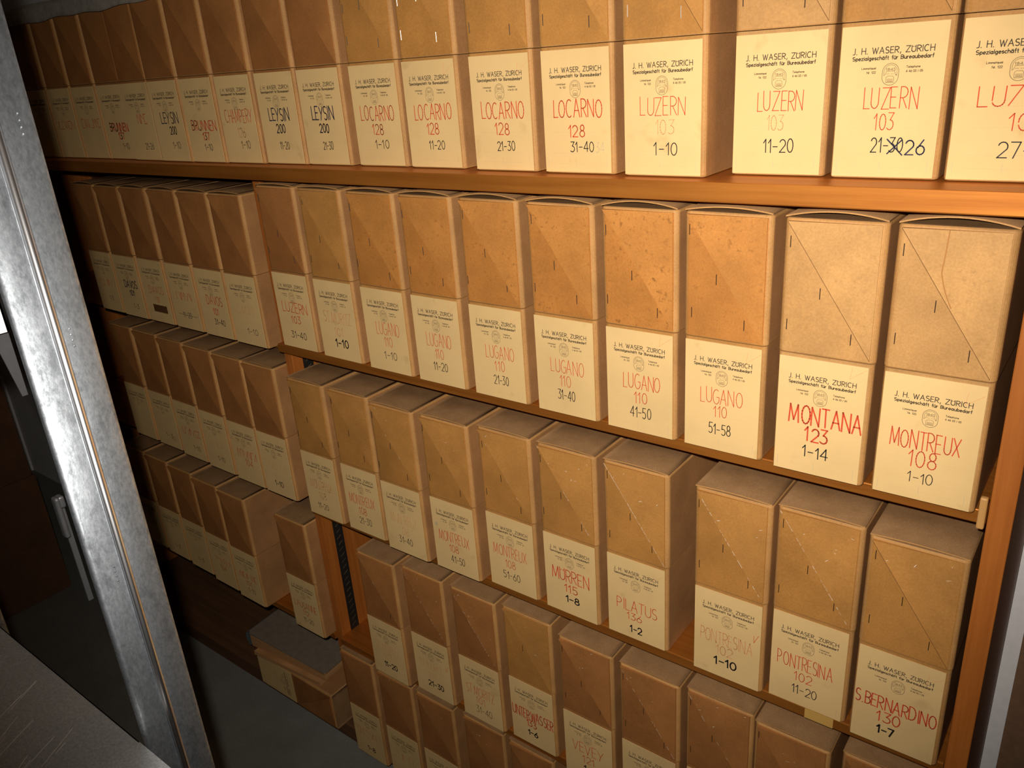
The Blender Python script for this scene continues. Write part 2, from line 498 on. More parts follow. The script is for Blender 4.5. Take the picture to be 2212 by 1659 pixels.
def heading(k, dz=0.0, x=0.0):
    pr = SLOT['print']
    k.text('J. H. WASER, ZÜRICH', .0165 + x, .0945 + x, .1268 + dz, .0058, .00082, pr, gap=.26)
    k.text('Spezialgeschäft für Bureaubedarf', .0165 + x, .0945 + x, .1207 + dz, .0036, .00074, pr, gap=.2)
    k.text('Limmatquai', .0265 + x, .0405 + x, .1118 + dz, .0020, .0004, pr)
    k.text('Nr. 122', .0318 + x, .0405 + x, .1076 + dz, .0020, .0004, pr)
    k.text('Telephone', .0700 + x, .0830 + x, .1118 + dz, .0020, .0004, pr)
    k.text('4 46 03 / 05', .0700 + x, .0858 + x, .1076 + dz, .0020, .0004, pr)
    def at(pts): return [(.0552 + x + a * .0079, .1062 + dz + b * .0106) for a, b in pts]
    ring = arc(0, .25, 1, .75, 0, 180, 14) + arc(0, -.25, 1, .75, 180, 360, 14); ring.append(ring[0])
    k.stroke(at(ring), .0004, pr)
    k.stroke(at([(-.8, -.12)] + [(.8 * math.cos(t), .28 + .58 * math.sin(t)) for t in [PI - i * PI / 12 for i in range(13)]] + [(.8, -.12)]), .0003, pr)
    k.text('1845', .0552 + x - .0046, .0552 + x + .0046, .1062 + dz + .0036, .0024, .00032, pr)
    k.stroke(at([(-.8, -.1), (-.65, -.02), (-.5, .28), (.5, .28), (.65, -.02), (.8, -.12), (.62, -.06)]), .0003, pr)
    for a, b in ((-.5, -.3), (-.25, -.1), (.1, .25), (.35, .5)):
        k.stroke(at([(a, .04), (b, .04)]), .00028, pr)
    k.stroke(at([(-.48, -.76), (-.5, -.3), (-.3, -.16), (.3, -.16), (.48, -.3), (.46, -.76), (-.48, -.76)]), .0003, pr)
    for b in (-.46, -.55, -.64, -.7):
        k.stroke(at([(-.36, b), (-.1, b + .03), (.1, b), (.36, b + .02)]), .0003, pr)

def label_mesh(name_txt=None, num=None, rng=None, ink='red', seed=1, nx=(.28, .78), nz=.0735, nh=.0195, nw=.0010,
               ux=(.38, .60), uz=.0535, uh=.0150, rx=(.40, .72), rz=.0275, rh=.0135, rw=.0011, rink='ink', dim=0.0,
               tick=0, extra=None, scrib=None, top=None, hdz=0.0, faint_num=False, pos=0.0):
    r = random.Random(seed)
    k = Ink()
    x0, x1, z0, z1 = .0038 + pos, .1062 + pos * .4, .0022, (top or .1540)
    k.quad(x0, x1, z0, z1, -0.00050, SLOT['paper'])
    n = len(k.v)                                     # the sheet's own thickness
    k.v += [(x0, 0.0003, z0), (x1, 0.0003, z0), (x1, 0.0003, z1), (x0, 0.0003, z1)]
    for a, b in ((0, 1), (1, 2), (2, 3), (3, 0)):
        k.f.append((a, b, n + b, n + a)); k.m.append(SLOT['paper'])
    X = lambda f: x0 + (x1 - x0) * f
    heading(k, hdz)
    sl = SLOT[ink]
    if name_txt:
        k.text(name_txt, X(nx[0]), X(nx[1]), nz, nh, nw, sl, r, .035, dim)
    if scrib:
        k.scribble(X(nx[0]), X(nx[1]), nz, nh, nw, sl, scrib, r, .22 + dim)
    if num:
        k.text(num, X(ux[0]), X(ux[1]), uz, uh, nw, SLOT['faded'] if faint_num else sl, r, .035, dim)
    if rng:
        k.text(rng, X(rx[0]), X(rx[1]), rz, rh, rw, SLOT[rink], r, .03)
    if tick:
        a = X(.83); b = .137 + .004 * (tick - 2)
        k.stroke([(a, b + .011), (a - .002, b - .004), (a + .016, b + .010)], .0004, SLOT['faded'])
    # pencil guide lines and the pressed staple at the foot
    for zz in (.0725, .053, .0265, .013):
        k.stroke([(X(.12), zz), (X(.82), zz - .0003)], .00018, SLOT['grey'], drop=.0)
    k.stroke([(X(.48), .019), (X(.48), .009)], .0004, SLOT['grey'])
    k.stroke([(X(.94), .021), (X(.94), .008)], .0004, SLOT['grey'])
    k.stroke([(X(.045), .020), (X(.045), .008)], .0004, SLOT['grey'])
    if extra: extra(k, X)
    return k.mesh('label')

# ------------------------------------------------------------------ archive boxes
def bevel_sel(t, sel, off, seg):
    es = [e for e in t.edges if sel(e)]
    bmesh.ops.bevel(t, geom=es, offset=off, segments=seg, profile=0.5, affect='EDGES')

def cuboid(x0, x1, y0, y1, z0, z1):
    t = bmesh.new()
    vs = [t.verts.new((x, y, z)) for x in (x0, x1) for y in (y0, y1) for z in (z0, z1)]
    for f in ((0, 1, 3, 2), (4, 6, 7, 5), (0, 4, 5, 1), (2, 3, 7, 6), (0, 2, 6, 4), (1, 5, 7, 3)):
        t.faces.new([vs[i] for i in f])
    bmesh.ops.recalc_face_normals(t, faces=t.faces)
    return t

def vertical(e): return abs(e.verts[0].co.z - e.verts[1].co.z) > 0.05
def body_mesh(kind):
    t = cuboid(0.0008, W - 0.0008, 0.0004, D, 0.0, SEAM - 0.0006)
    bevel_sel(t, vertical, 0.0065, 4)
    bevel_sel(t, lambda e: e.verts[0].co.z < 1e-5 and e.verts[1].co.z < 1e-5, 0.003, 2)
    for f in t.faces:
        n = f.normal
        if max(abs(n.x), abs(n.y), abs(n.z)) < .97: f.material_index = 1
        elif abs(n.x) > .97: f.material_index = 2
    return mesh_from(t, 'body', [BODY[kind], EDGE, SIDE])

def lid_mesh(kind):
    t = cuboid(0.0, W, 0.0, D, SEAM, H)
    bevel_sel(t, vertical, 0.0075, 5)
    bevel_sel(t, lambda e: min(e.verts[0].co.z, e.verts[1].co.z) > H - 1e-5, 0.0035, 3)
    bevel_sel(t, lambda e: max(e.verts[0].co.z, e.verts[1].co.z) < SEAM + 1e-5, 0.0016, 2)
    for f in t.faces:
        n = f.normal
        if n.z > 0.93: f.material_index = 1
        elif max(abs(n.x), abs(n.y)) < .97: f.material_index = 2
        elif abs(n.x) > .97: f.material_index = 3
    return mesh_from(t, 'lid', [KRAFT[kind], DUST, EDGE, SIDE])

STAIN = plain('water_stain_rim', (0.40, 0.175, 0.045), 0.7)
def fold_mesh(kind, scuffs, seed, edge=0.0, stain=False, crease=False):
    """triangular fold of the lid, hinged at the right edge, its free edge standing proud along the diagonal"""
    t = bmesh.new()
    xa, xb, zt, zb = .0055, W - .0062, H - .0035, SEAM + .0035
    N = 10
    def y_at(x): return -.0012 - .0038 * (xb - x) / (xb - xa)
    tri = [(xa, zt), (xb, zb), (xb, zt)]
    out = [t.verts.new((x, y_at(x), z)) for x, z in tri]
    inn = [t.verts.new((x, 0.0004, z)) for x, z in tri]
    t.faces.new(out)
    for a, b in ((0, 1), (1, 2), (2, 0)):
        t.faces.new((out[a], inn[a], inn[b], out[b]))
    bmesh.ops.recalc_face_normals(t, faces=t.faces)
    r = random.Random(seed)
    for _ in range((scuffs * 2 + 2) // 3):
        x = r.uniform(.02, .10); z = zt - r.uniform(.002, .05) if r.random() < .8 else zt - r.uniform(.03, .09)
        z = max(z, zt - (x - xa) / (xb - xa) * (zt - zb) + .006)
        a = r.uniform(-.5, 1.2); l = r.uniform(.0006, .0036); w = r.uniform(.00015, .0006)
        ca, sa = math.cos(a), math.sin(a)
        q = [(-l, -w), (l * .4, -w * .6), (l, w * .3), (-l * .3, w)]
        f = t.faces.new([t.verts.new((x + u * ca - v * sa, y_at(x + u * ca) - .0003, z + u * sa + v * ca)) for u, v in q])
        f.material_index = 1
    # worn pale fibres along the free edge
    n_ = 26
    for i in range(n_):
        if r.random() > edge: continue
        f0, f1 = i / n_, (i + r.uniform(.5, 1.0)) / n_
        w = r.uniform(.0002, .0007)
        def P(f, o): 
            x = xa + (xb - xa) * f; z = zt - (zt - zb) * f
            return (x + o * .83, y_at(x) - .00025, z + o * .56)
        q = t.faces.new([t.verts.new(p) for p in (P(f0, 0), P(f1, 0), P(f1, w), P(f0, w))])
        q.material_index = 1
    if crease:  # painted shadow line following the fold's free edge
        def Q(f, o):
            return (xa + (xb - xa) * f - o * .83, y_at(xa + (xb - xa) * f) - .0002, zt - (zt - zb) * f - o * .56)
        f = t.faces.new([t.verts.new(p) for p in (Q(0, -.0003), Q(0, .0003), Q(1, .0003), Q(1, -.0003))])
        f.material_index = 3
    if stain:
        pts = [(.44, .0), (.43, .15), (.415, .29), (.45, .38), (.49, .45), (.545, .53)]
        for (a, b), (c, d) in zip(pts, pts[1:]):
            q = [(a, b), (a + .013, b), (c + .013, d), (c, d)]
            f = t.faces.new([t.verts.new((xa + (xb - xa) * u, y_at(xa + (xb - xa) * u) - .00015, zt - (zt - zb) * v)) for u, v in q])
            f.material_index = 2
    return mesh_from(t, 'corner_fold', [FOLD[kind], SCUFF, STAIN, CREASE_SHADE])

def top_mesh(arch):
    """top sheet: a thin dusty panel that bows up at its front edge"""
    t = bmesh.new()
    nx, ny = 12, 4
    x0, x1, y0, y1 = .0008, W - .0008, .0012, D - .004
    def zz(u, v):
        return H + .0006 + arch * (1 - (2 * u - 1) ** 2) * (1 - v) ** 2
    top = [[t.verts.new((x0 + (x1 - x0) * i / nx, y0 + (y1 - y0) * j / ny, zz(i / nx, j / ny) + .0012)) for i in range(nx + 1)] for j in range(ny + 1)]
    bot = [t.verts.new((x0 + (x1 - x0) * i / nx, y0, zz(i / nx, 0) - .0004)) for i in range(nx + 1)]
    for j in range(ny):
        for i in range(nx):
            f = t.faces.new((top[j][i], top[j][i + 1], top[j + 1][i + 1], top[j + 1][i])); f.smooth = True
    for i in range(nx):
        f = t.faces.new((bot[i], bot[i + 1], top[0][i + 1], top[0][i])); f.material_index = 1
    # underside close to the lid so that the bowed edge reads as a sheet
    bk = [t.verts.new((x0 + (x1 - x0) * i / nx, y1, H + .0006)) for i in range(nx + 1)]
    for i in range(nx):
        t.faces.new((bot[i + 1], bot[i], bk[i], bk[i + 1]))
    for side in (0, nx):
        col = [top[j][side] for j in range(ny + 1)]
        t.faces.new([bot[side]] + col + [bk[side]] if side else ([bk[side]] + col[::-1] + [bot[side]]))
    me = mesh_from(t, 'top_flap', [DUST, EDGE])
    return me

def staple_mesh(bright):
    t = bmesh.new()
    box(t, -.00046, .00046, -.0009, .0002, -.0068, .0068, bev=.0003, seg=1)
    return mesh_from(t, 'staple', STAPLE_BRIGHT if bright else STAPLE)

CACHE = {}
def cached(key, fn):
    if key not in CACHE: CACHE[key] = fn()
    return CACHE[key]

def make_box(name, loc, kind, lab, desc, group, arch=.002, scuffs=0, staples=(), bright=False, rot=0.0, seed=0, edge=0.0, stain=False, crease=False):
    root = empty('archive_box', loc, rot)
    tag(root, desc, 'box', group)
    link('body', cached(('b', kind), lambda: body_mesh(kind)), root)
    lid = link('lid', cached(('l', kind), lambda: lid_mesh(kind)), root)
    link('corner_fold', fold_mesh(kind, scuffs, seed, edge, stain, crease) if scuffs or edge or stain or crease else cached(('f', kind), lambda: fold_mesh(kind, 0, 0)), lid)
    link('top_flap', cached(('t', arch), lambda: top_mesh(arch)), lid)
    st = cached(('s', bright), lambda: staple_mesh(bright))
    for (sx, sz) in staples:
        y = 0.0
        xa, xb, zt, zb = .0055, W - .0062, H - .0035, SEAM + .0035
        if sz > zt - (sx - xa) / (xb - xa) * (zt - zb): y = -.0012 - .0038 * (xb - sx) / (xb - xa)
        o = link('staple', st, lid, (sx, y, sz))
    if lab is not None: link('label', lab, root)
    return root

S4 = ((.0085, .2925), (.0455, .2345), (.0835, .1845), (.0095, .1935))
def S4j(seed):
    r = random.Random(seed)
    return tuple((x + r.uniform(-.002, .002), z + r.uniform(-.005, .005)) for x, z in S4)
S2 = ((.0095, .2360), (.0470, .2390), (.0100, .1905), (.0790, .1835))

def L(*a, **k): return (a, k)
def crossed(k, X):
    # the 30 struck out in ink, 26 written beside it
    i = SLOT['blue']
    k.text('26', X(.72), X(.90), .0262, .0145, .0014, i, random.Random(4), .02)
    k.stroke([(X(.535), .0415), (X(.69), .0255)], .0014, i)
    k.stroke([(X(.545), .0268), (X(.675), .0405)], .0014, i)
def pencil34(k, X): k.text('34', X(.78), X(.90), .0275, .0125, .0006, SLOT['grey'], random.Random(5), .03)
def brown_tape(k, X): k.quad(X(.28), X(.86), .027, .045, -.0009, SLOT['tape'])
def struck(k, X): k.stroke([(X(.18), .036), (X(.90), .0345)], .0008, SLOT['blue'])
def spot(k, X):
    p = arc(X(.10), .0985, .0032, .0042, 0, 360, 10)
    n = len(k.v); k.v += [(a, -.0009, b) for a, b in p[:-1]]; k.f.append(tuple(range(n, n + 10))); k.m.append(SLOT['grey'])
def red_tick(k, X): k.stroke([(X(.90), .100), (X(.905), .088), (X(.97), .103)], .0007, SLOT['red'])

ROW1 = 'archive boxes on the top board'
ROW2 = 'archive boxes on the second shelf down'
ROW3 = 'archive boxes on the third shelf down'
ROW4 = 'archive boxes on the fourth shelf down'
ROW5 = 'archive boxes on the bottom board'
B = []
def add(key, x, y, z, kind, desc, group, lab, **k): B.append((key, x, y, z, kind, desc, group, lab, k))
LOC = dict(nx=(.16, .88), nz=.0715, nh=.0215, nw=.0013, ux=(.38, .62), uz=.0500, uh=.0155, rx=(.40, .70), rz=.0285, rh=.0125)
LEY = dict(ink='blue', nx=(.24, .78), nz=.0745, nh=.0205, nw=.0018, ux=(.40, .62), uz=.0540, uh=.0140, rx=(.42, .66), rz=.0265, rh=.0125)
LUZ = dict(nx=(.27, .78), nz=.0725, nh=.0205, nw=.0009, ux=(.39, .58), uz=.0510, uh=.0165, rx=(.36, .70), rz=.0265, rh=.0145)

# --- top board
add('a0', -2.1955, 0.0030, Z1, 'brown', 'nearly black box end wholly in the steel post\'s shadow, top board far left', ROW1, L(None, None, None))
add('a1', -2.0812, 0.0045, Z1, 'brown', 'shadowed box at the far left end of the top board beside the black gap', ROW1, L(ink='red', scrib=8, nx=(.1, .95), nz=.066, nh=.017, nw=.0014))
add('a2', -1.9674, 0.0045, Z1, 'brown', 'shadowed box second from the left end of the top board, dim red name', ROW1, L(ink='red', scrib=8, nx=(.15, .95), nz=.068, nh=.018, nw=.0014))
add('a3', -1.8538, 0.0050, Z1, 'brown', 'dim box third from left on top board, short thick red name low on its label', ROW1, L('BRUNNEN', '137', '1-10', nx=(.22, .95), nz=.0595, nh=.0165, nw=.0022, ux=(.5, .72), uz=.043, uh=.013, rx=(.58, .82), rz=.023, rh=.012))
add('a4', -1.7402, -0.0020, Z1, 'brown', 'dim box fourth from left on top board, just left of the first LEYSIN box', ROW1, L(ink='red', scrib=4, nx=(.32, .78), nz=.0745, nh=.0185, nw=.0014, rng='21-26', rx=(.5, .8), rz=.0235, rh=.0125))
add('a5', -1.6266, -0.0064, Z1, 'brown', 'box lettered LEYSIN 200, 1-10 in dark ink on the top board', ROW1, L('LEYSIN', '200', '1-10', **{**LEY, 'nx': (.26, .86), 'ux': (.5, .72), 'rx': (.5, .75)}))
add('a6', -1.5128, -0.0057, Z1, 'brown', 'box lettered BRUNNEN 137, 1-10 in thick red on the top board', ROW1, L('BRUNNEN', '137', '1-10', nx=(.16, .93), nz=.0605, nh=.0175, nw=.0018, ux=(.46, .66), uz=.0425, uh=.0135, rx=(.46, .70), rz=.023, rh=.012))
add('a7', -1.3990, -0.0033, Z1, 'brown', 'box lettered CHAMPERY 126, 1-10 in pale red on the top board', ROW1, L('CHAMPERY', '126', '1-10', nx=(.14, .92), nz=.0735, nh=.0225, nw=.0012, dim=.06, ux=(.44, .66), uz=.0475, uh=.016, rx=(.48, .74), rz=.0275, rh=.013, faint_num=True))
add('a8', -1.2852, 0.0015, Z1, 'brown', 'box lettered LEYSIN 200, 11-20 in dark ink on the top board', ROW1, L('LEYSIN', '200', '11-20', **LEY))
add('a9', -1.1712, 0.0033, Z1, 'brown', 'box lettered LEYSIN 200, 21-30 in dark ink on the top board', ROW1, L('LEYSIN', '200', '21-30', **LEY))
add('a10', -1.0455, .0068, Z1, 'tan', 'box lettered LOCARNO 128, 1-10 in red on the top board', ROW1, L('LOCARNO', '128', '1-10', **LOC, tick=1), staples=S2)
add('a11', -.9241, .0036, Z1, 'tan', 'box lettered LOCARNO 128, 11-20 in red on the top board', ROW1, L('LOCARNO', '128', '11-20', **LOC, tick=2), staples=S2, bright=True)
add('a12', -.7868, -.0030, Z1, 'tan', 'box lettered LOCARNO 128, 21-30 in red on the top board', ROW1, L('LOCARNO', '128', '21-30', **LOC, tick=1), staples=S2)
add('a13', -.6606, -.0072, Z1, 'tan', 'box lettered LOCARNO 128, 31-40 with a pencilled 34 on the top board', ROW1, L('LOCARNO', '128', '31-40', **{**LOC, 'uz': .047, 'uh': .0145, 'rx': (.40, .75)}, extra=pencil34), staples=S2)
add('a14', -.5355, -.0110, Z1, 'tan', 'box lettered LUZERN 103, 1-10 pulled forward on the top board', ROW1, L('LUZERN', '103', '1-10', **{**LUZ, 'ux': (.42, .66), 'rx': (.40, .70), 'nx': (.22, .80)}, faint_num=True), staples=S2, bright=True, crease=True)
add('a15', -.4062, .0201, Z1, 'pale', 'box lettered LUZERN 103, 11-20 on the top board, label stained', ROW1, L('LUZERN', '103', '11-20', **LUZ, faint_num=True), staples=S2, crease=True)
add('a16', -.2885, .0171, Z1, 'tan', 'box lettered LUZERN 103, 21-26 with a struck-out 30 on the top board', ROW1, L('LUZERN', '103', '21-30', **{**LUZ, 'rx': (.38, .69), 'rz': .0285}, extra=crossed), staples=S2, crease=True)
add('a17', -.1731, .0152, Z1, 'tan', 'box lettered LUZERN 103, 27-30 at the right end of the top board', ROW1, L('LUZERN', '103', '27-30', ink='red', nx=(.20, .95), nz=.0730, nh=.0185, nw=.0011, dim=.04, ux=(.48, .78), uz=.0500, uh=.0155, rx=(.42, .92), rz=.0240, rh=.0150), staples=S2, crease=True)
# --- second shelf
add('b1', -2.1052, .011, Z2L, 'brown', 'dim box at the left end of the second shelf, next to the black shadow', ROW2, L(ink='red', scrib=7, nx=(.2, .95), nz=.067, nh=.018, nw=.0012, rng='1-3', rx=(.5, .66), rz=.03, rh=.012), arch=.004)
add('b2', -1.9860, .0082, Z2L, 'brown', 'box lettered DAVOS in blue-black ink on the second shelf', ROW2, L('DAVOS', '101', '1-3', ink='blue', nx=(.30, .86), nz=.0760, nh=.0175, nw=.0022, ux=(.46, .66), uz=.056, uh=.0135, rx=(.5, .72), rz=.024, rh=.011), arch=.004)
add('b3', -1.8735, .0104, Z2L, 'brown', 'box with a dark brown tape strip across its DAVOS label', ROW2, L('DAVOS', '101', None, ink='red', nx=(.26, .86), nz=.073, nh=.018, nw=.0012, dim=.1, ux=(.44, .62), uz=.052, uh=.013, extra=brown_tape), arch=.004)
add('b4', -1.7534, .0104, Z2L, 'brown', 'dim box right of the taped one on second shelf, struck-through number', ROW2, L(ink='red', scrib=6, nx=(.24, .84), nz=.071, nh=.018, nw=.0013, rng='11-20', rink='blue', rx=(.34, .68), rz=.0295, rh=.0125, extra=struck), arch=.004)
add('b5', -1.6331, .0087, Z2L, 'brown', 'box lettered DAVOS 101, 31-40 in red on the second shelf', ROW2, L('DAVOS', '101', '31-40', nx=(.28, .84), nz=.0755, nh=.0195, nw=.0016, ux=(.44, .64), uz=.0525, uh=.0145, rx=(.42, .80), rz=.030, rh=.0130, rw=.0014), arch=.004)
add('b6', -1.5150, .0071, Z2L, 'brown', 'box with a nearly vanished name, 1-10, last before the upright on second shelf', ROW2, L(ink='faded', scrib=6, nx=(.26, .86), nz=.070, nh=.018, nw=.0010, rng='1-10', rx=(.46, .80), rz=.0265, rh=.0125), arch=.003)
add('b7', -1.3386, .0004, Z2R, 'brown', 'box lettered LUZERN 103, 31-40 on the second shelf beside the upright', ROW2, L('LUZERN', '103', '31-40', nx=(.16, .90), nz=.0760, nh=.0200, nw=.0014, ux=(.38, .64), uz=.0545, uh=.0145, rx=(.30, .74), rz=.0230, rh=.0135, rw=.0013), arch=.003, staples=S4j(1))
add('b8', -1.2095, -.0034, Z2R, 'tan', 'box lettered ST.MORITZ 101, 1-10 in faded red on the second shelf', ROW2, L('ST.MORITZ', '101', '1-10', ink='faded', nx=(.16, .90), nz=.0735, nh=.0210, nw=.0012, dim=.12, ux=(.40, .62), uz=.0480, uh=.0165, rx=(.38, .72), rz=.0270, rh=.0150, rw=.0022), arch=.003, staples=S4j(2))
add('b9', -1.0770, -.0069, Z2R, 'orange', 'box lettered LUGANO 110, 1-10 on the second shelf', ROW2, L('LUGANO', '110', '1-10', nx=(.28, .84), nz=.0720, nh=.0225, nw=.0009, ux=(.44, .64), uz=.0500, uh=.0170, rx=(.40, .70), rz=.0265, rh=.0135, tick=1), arch=.005, staples=S4j(3))
add('b10', -.9523, -.0078, Z2R, 'orange', 'box lettered LUGANO 110, 11-20 on the second shelf', ROW2, L('LUGANO', '110', '11-20', nx=(.26, .80), nz=.0695, nh=.0230, nw=.0009, ux=(.42, .60), uz=.0480, uh=.0170, rx=(.36, .66), rz=.0270, rh=.0140, tick=2), arch=.005, staples=S4j(4))
add('b11', -.8245, -.0086, Z2R, 'orange', 'box lettered LUGANO 110, 21-30 on the second shelf', ROW2, L('LUGANO', '110', '21-30', nx=(.28, .82), nz=.0700, nh=.0215, nw=.0009, ux=(.44, .62), uz=.0490, uh=.0165, rx=(.40, .68), rz=.0265, rh=.0150, tick=2), arch=.006, staples=S4j(5))
add('b12', -.6956, -.0103, Z2R, 'orange', 'box lettered LUGANO 110, 31-40 on the second shelf', ROW2, L('LUGANO', '110', '31-40', nx=(.26, .82), nz=.0690, nh=.0215, nw=.0009, ux=(.40, .60), uz=.0480, uh=.0170, rx=(.36, .66), rz=.0260, rh=.0155), arch=.006, staples=S4j(6))
add('b13', -.5707, -.0113, Z2R, 'orange', 'box lettered LUGANO 110, 41-50 on the second shelf', ROW2, L('LUGANO', '110', '41-50', nx=(.26, .82), nz=.0685, nh=.0220, nw=.0010, ux=(.42, .62), uz=.0470, uh=.0165, rx=(.36, .68), rz=.0250, rh=.0160, tick=3), arch=.007, staples=S4j(7))
add('b14', -.4501, -.0102, Z2R, 'orange', 'box lettered LUGANO 110, 51-58 on the second shelf', ROW2, L('LUGANO', '110', '51-58', nx=(.22, .78), nz=.0700, nh=.0210, nw=.0009, ux=(.40, .58), uz=.0510, uh=.0155, rx=(.34, .64), rz=.0260, rh=.0150, tick=2), arch=.005, staples=S4j(8))
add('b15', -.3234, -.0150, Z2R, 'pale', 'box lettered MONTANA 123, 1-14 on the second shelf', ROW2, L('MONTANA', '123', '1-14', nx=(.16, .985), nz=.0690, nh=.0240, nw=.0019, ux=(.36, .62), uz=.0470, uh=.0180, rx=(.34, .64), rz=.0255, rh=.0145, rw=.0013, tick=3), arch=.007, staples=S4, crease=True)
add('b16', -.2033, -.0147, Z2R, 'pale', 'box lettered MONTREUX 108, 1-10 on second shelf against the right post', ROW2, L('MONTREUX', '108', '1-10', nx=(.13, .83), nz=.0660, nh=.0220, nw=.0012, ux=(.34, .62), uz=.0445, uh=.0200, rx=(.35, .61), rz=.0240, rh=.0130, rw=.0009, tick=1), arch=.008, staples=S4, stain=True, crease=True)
# --- third shelf
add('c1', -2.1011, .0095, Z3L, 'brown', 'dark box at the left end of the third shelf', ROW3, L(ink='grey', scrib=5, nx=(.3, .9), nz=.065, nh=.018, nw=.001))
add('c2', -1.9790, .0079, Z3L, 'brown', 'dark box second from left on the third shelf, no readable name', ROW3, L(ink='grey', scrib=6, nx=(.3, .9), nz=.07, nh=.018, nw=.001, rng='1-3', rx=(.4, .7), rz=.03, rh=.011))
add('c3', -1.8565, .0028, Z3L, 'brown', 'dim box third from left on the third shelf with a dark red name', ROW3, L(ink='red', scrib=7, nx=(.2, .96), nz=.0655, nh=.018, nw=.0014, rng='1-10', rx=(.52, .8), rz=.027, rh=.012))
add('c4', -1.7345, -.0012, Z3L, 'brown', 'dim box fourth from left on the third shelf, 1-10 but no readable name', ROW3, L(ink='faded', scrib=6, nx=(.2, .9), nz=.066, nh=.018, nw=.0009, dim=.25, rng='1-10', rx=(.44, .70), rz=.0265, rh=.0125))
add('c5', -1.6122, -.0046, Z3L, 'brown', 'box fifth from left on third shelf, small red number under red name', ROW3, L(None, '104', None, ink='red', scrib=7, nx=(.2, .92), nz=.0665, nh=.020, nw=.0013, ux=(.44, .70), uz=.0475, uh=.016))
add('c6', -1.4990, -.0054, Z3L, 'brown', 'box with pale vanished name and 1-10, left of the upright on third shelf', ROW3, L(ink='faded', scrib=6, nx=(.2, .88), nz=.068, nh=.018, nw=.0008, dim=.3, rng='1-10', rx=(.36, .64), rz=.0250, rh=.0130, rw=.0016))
add('c7', -1.3423, -.0076, Z3R, 'tan', 'box lettered MONTREUX 108, 11-20 on the third shelf', ROW3, L('MONTREUX', '108', '11-20', ink='faded', nx=(.16, .84), nz=.0700, nh=.0210, nw=.0011, dim=.1, ux=(.38, .60), uz=.0470, uh=.0165, rx=(.30, .62), rz=.0220, rh=.0130), staples=S4j(11))
add('c8', -1.2169, -.0059, Z3R, 'tan', 'box lettered MONTREUX 108, 21-30 on the third shelf', ROW3, L('MONTREUX', '108', '21-30', nx=(.12, .84), nz=.0690, nh=.0220, nw=.0011, ux=(.36, .58), uz=.0470, uh=.0160, rx=(.34, .68), rz=.0240, rh=.0150), staples=S4j(12))
add('c9', -1.0902, -.0148, Z3R, 'tan', 'box lettered MONTREUX 108, 31-40 on the third shelf, name almost gone', ROW3, L('MONTREUX', '108', '31-40', ink='faded', nx=(.16, .84), nz=.0690, nh=.0210, nw=.0009, dim=.28, ux=(.36, .60), uz=.0460, uh=.0160, rx=(.32, .66), rz=.0250, rh=.0145), staples=S4j(13), scuffs=3, edge=0.2)
add('c10', -.9634, -.0108, Z3R, 'tan', 'box lettered MONTREUX 108, 41-50 on the third shelf, spot beside the emblem', ROW3, L('MONTREUX', '108', '41-50', nx=(.13, .85), nz=.0670, nh=.0215, nw=.0011, ux=(.36, .58), uz=.0470, uh=.0155, rx=(.38, .70), rz=.0235, rh=.0155, tick=1, extra=spot), staples=S4j(14), scuffs=2)
add('c11', -.8400, .0025, Z3R, 'tan', 'box lettered MONTREUX 108, 51-60 on the third shelf', ROW3, L('MONTREUX', '108', '51-60', nx=(.12, .84), nz=.0710, nh=.0220, nw=.0010, ux=(.36, .58), uz=.0490, uh=.0160, rx=(.30, .66), rz=.0250, rh=.0150, tick=1), staples=S4j(15), scuffs=3, edge=0.25)
add('c12', -.7141, .0019, Z3R, 'tan', 'box lettered MÜRREN 115, 1-8 on the third shelf', ROW3, L('MÜRREN', '115', '1-8', nx=(.14, .86), nz=.0680, nh=.0240, nw=.0016, ux=(.38, .64), uz=.0470, uh=.0150, rx=(.40, .66), rz=.0270, rh=.0125, rw=.0022), staples=S4j(16), scuffs=9, edge=0.35)
add('c13', -.5904, .0048, Z3R, 'tan', 'box lettered PILATUS 136, 1-2 on the third shelf left of the empty gap', ROW3, L('PILATUS', '136', '1-2', nx=(.17, .87), nz=.0555, nh=.0205, nw=.0012, ux=(.34, .60), uz=.0385, uh=.0130, rx=(.40, .60), rz=.0150, rh=.0125, rw=.0020, tick=1), staples=S4j(17), scuffs=6, edge=0.95)
add('c14', -.4348, -.0006, Z3R, 'tan', 'box lettered PONTRESINA 102, 1-10 in faded red on the third shelf', ROW3, L('PONTRESINA', '102', '1-10', ink='faded', nx=(.10, .88), nz=.0630, nh=.0220, nw=.0013, dim=.02, ux=(.34, .60), uz=.0445, uh=.0160, rx=(.32, .66), rz=.0240, rh=.0140, rw=.0022, extra=red_tick), staples=S4j(18), scuffs=6, edge=0.6)
add('c15', -.3185, .0065, Z3R, 'tan', 'box lettered PONTRESINA 102, 11-20 on the third shelf', ROW3, L('PONTRESINA', '102', '11-20', nx=(.10, .84), nz=.0650, nh=.0225, nw=.0011, ux=(.34, .58), uz=.0450, uh=.0150, rx=(.32, .66), rz=.0225, rh=.0150), staples=S4j(19), scuffs=7, edge=0.5)
add('c16', -.1995, -.0041, Z3R, 'tan', 'box lettered S.BERNARDINO 130, 1-7 on third shelf against the right post', ROW3, L('S.BERNARDINO', '130', '1-7', nx=(.02, .98), nz=.0620, nh=.0205, nw=.0016, ux=(.30, .58), uz=.0415, uh=.0165, rx=(.32, .52), rz=.0215, rh=.0130, rw=.0022, tick=1), staples=S4j(20), scuffs=6, crease=True)
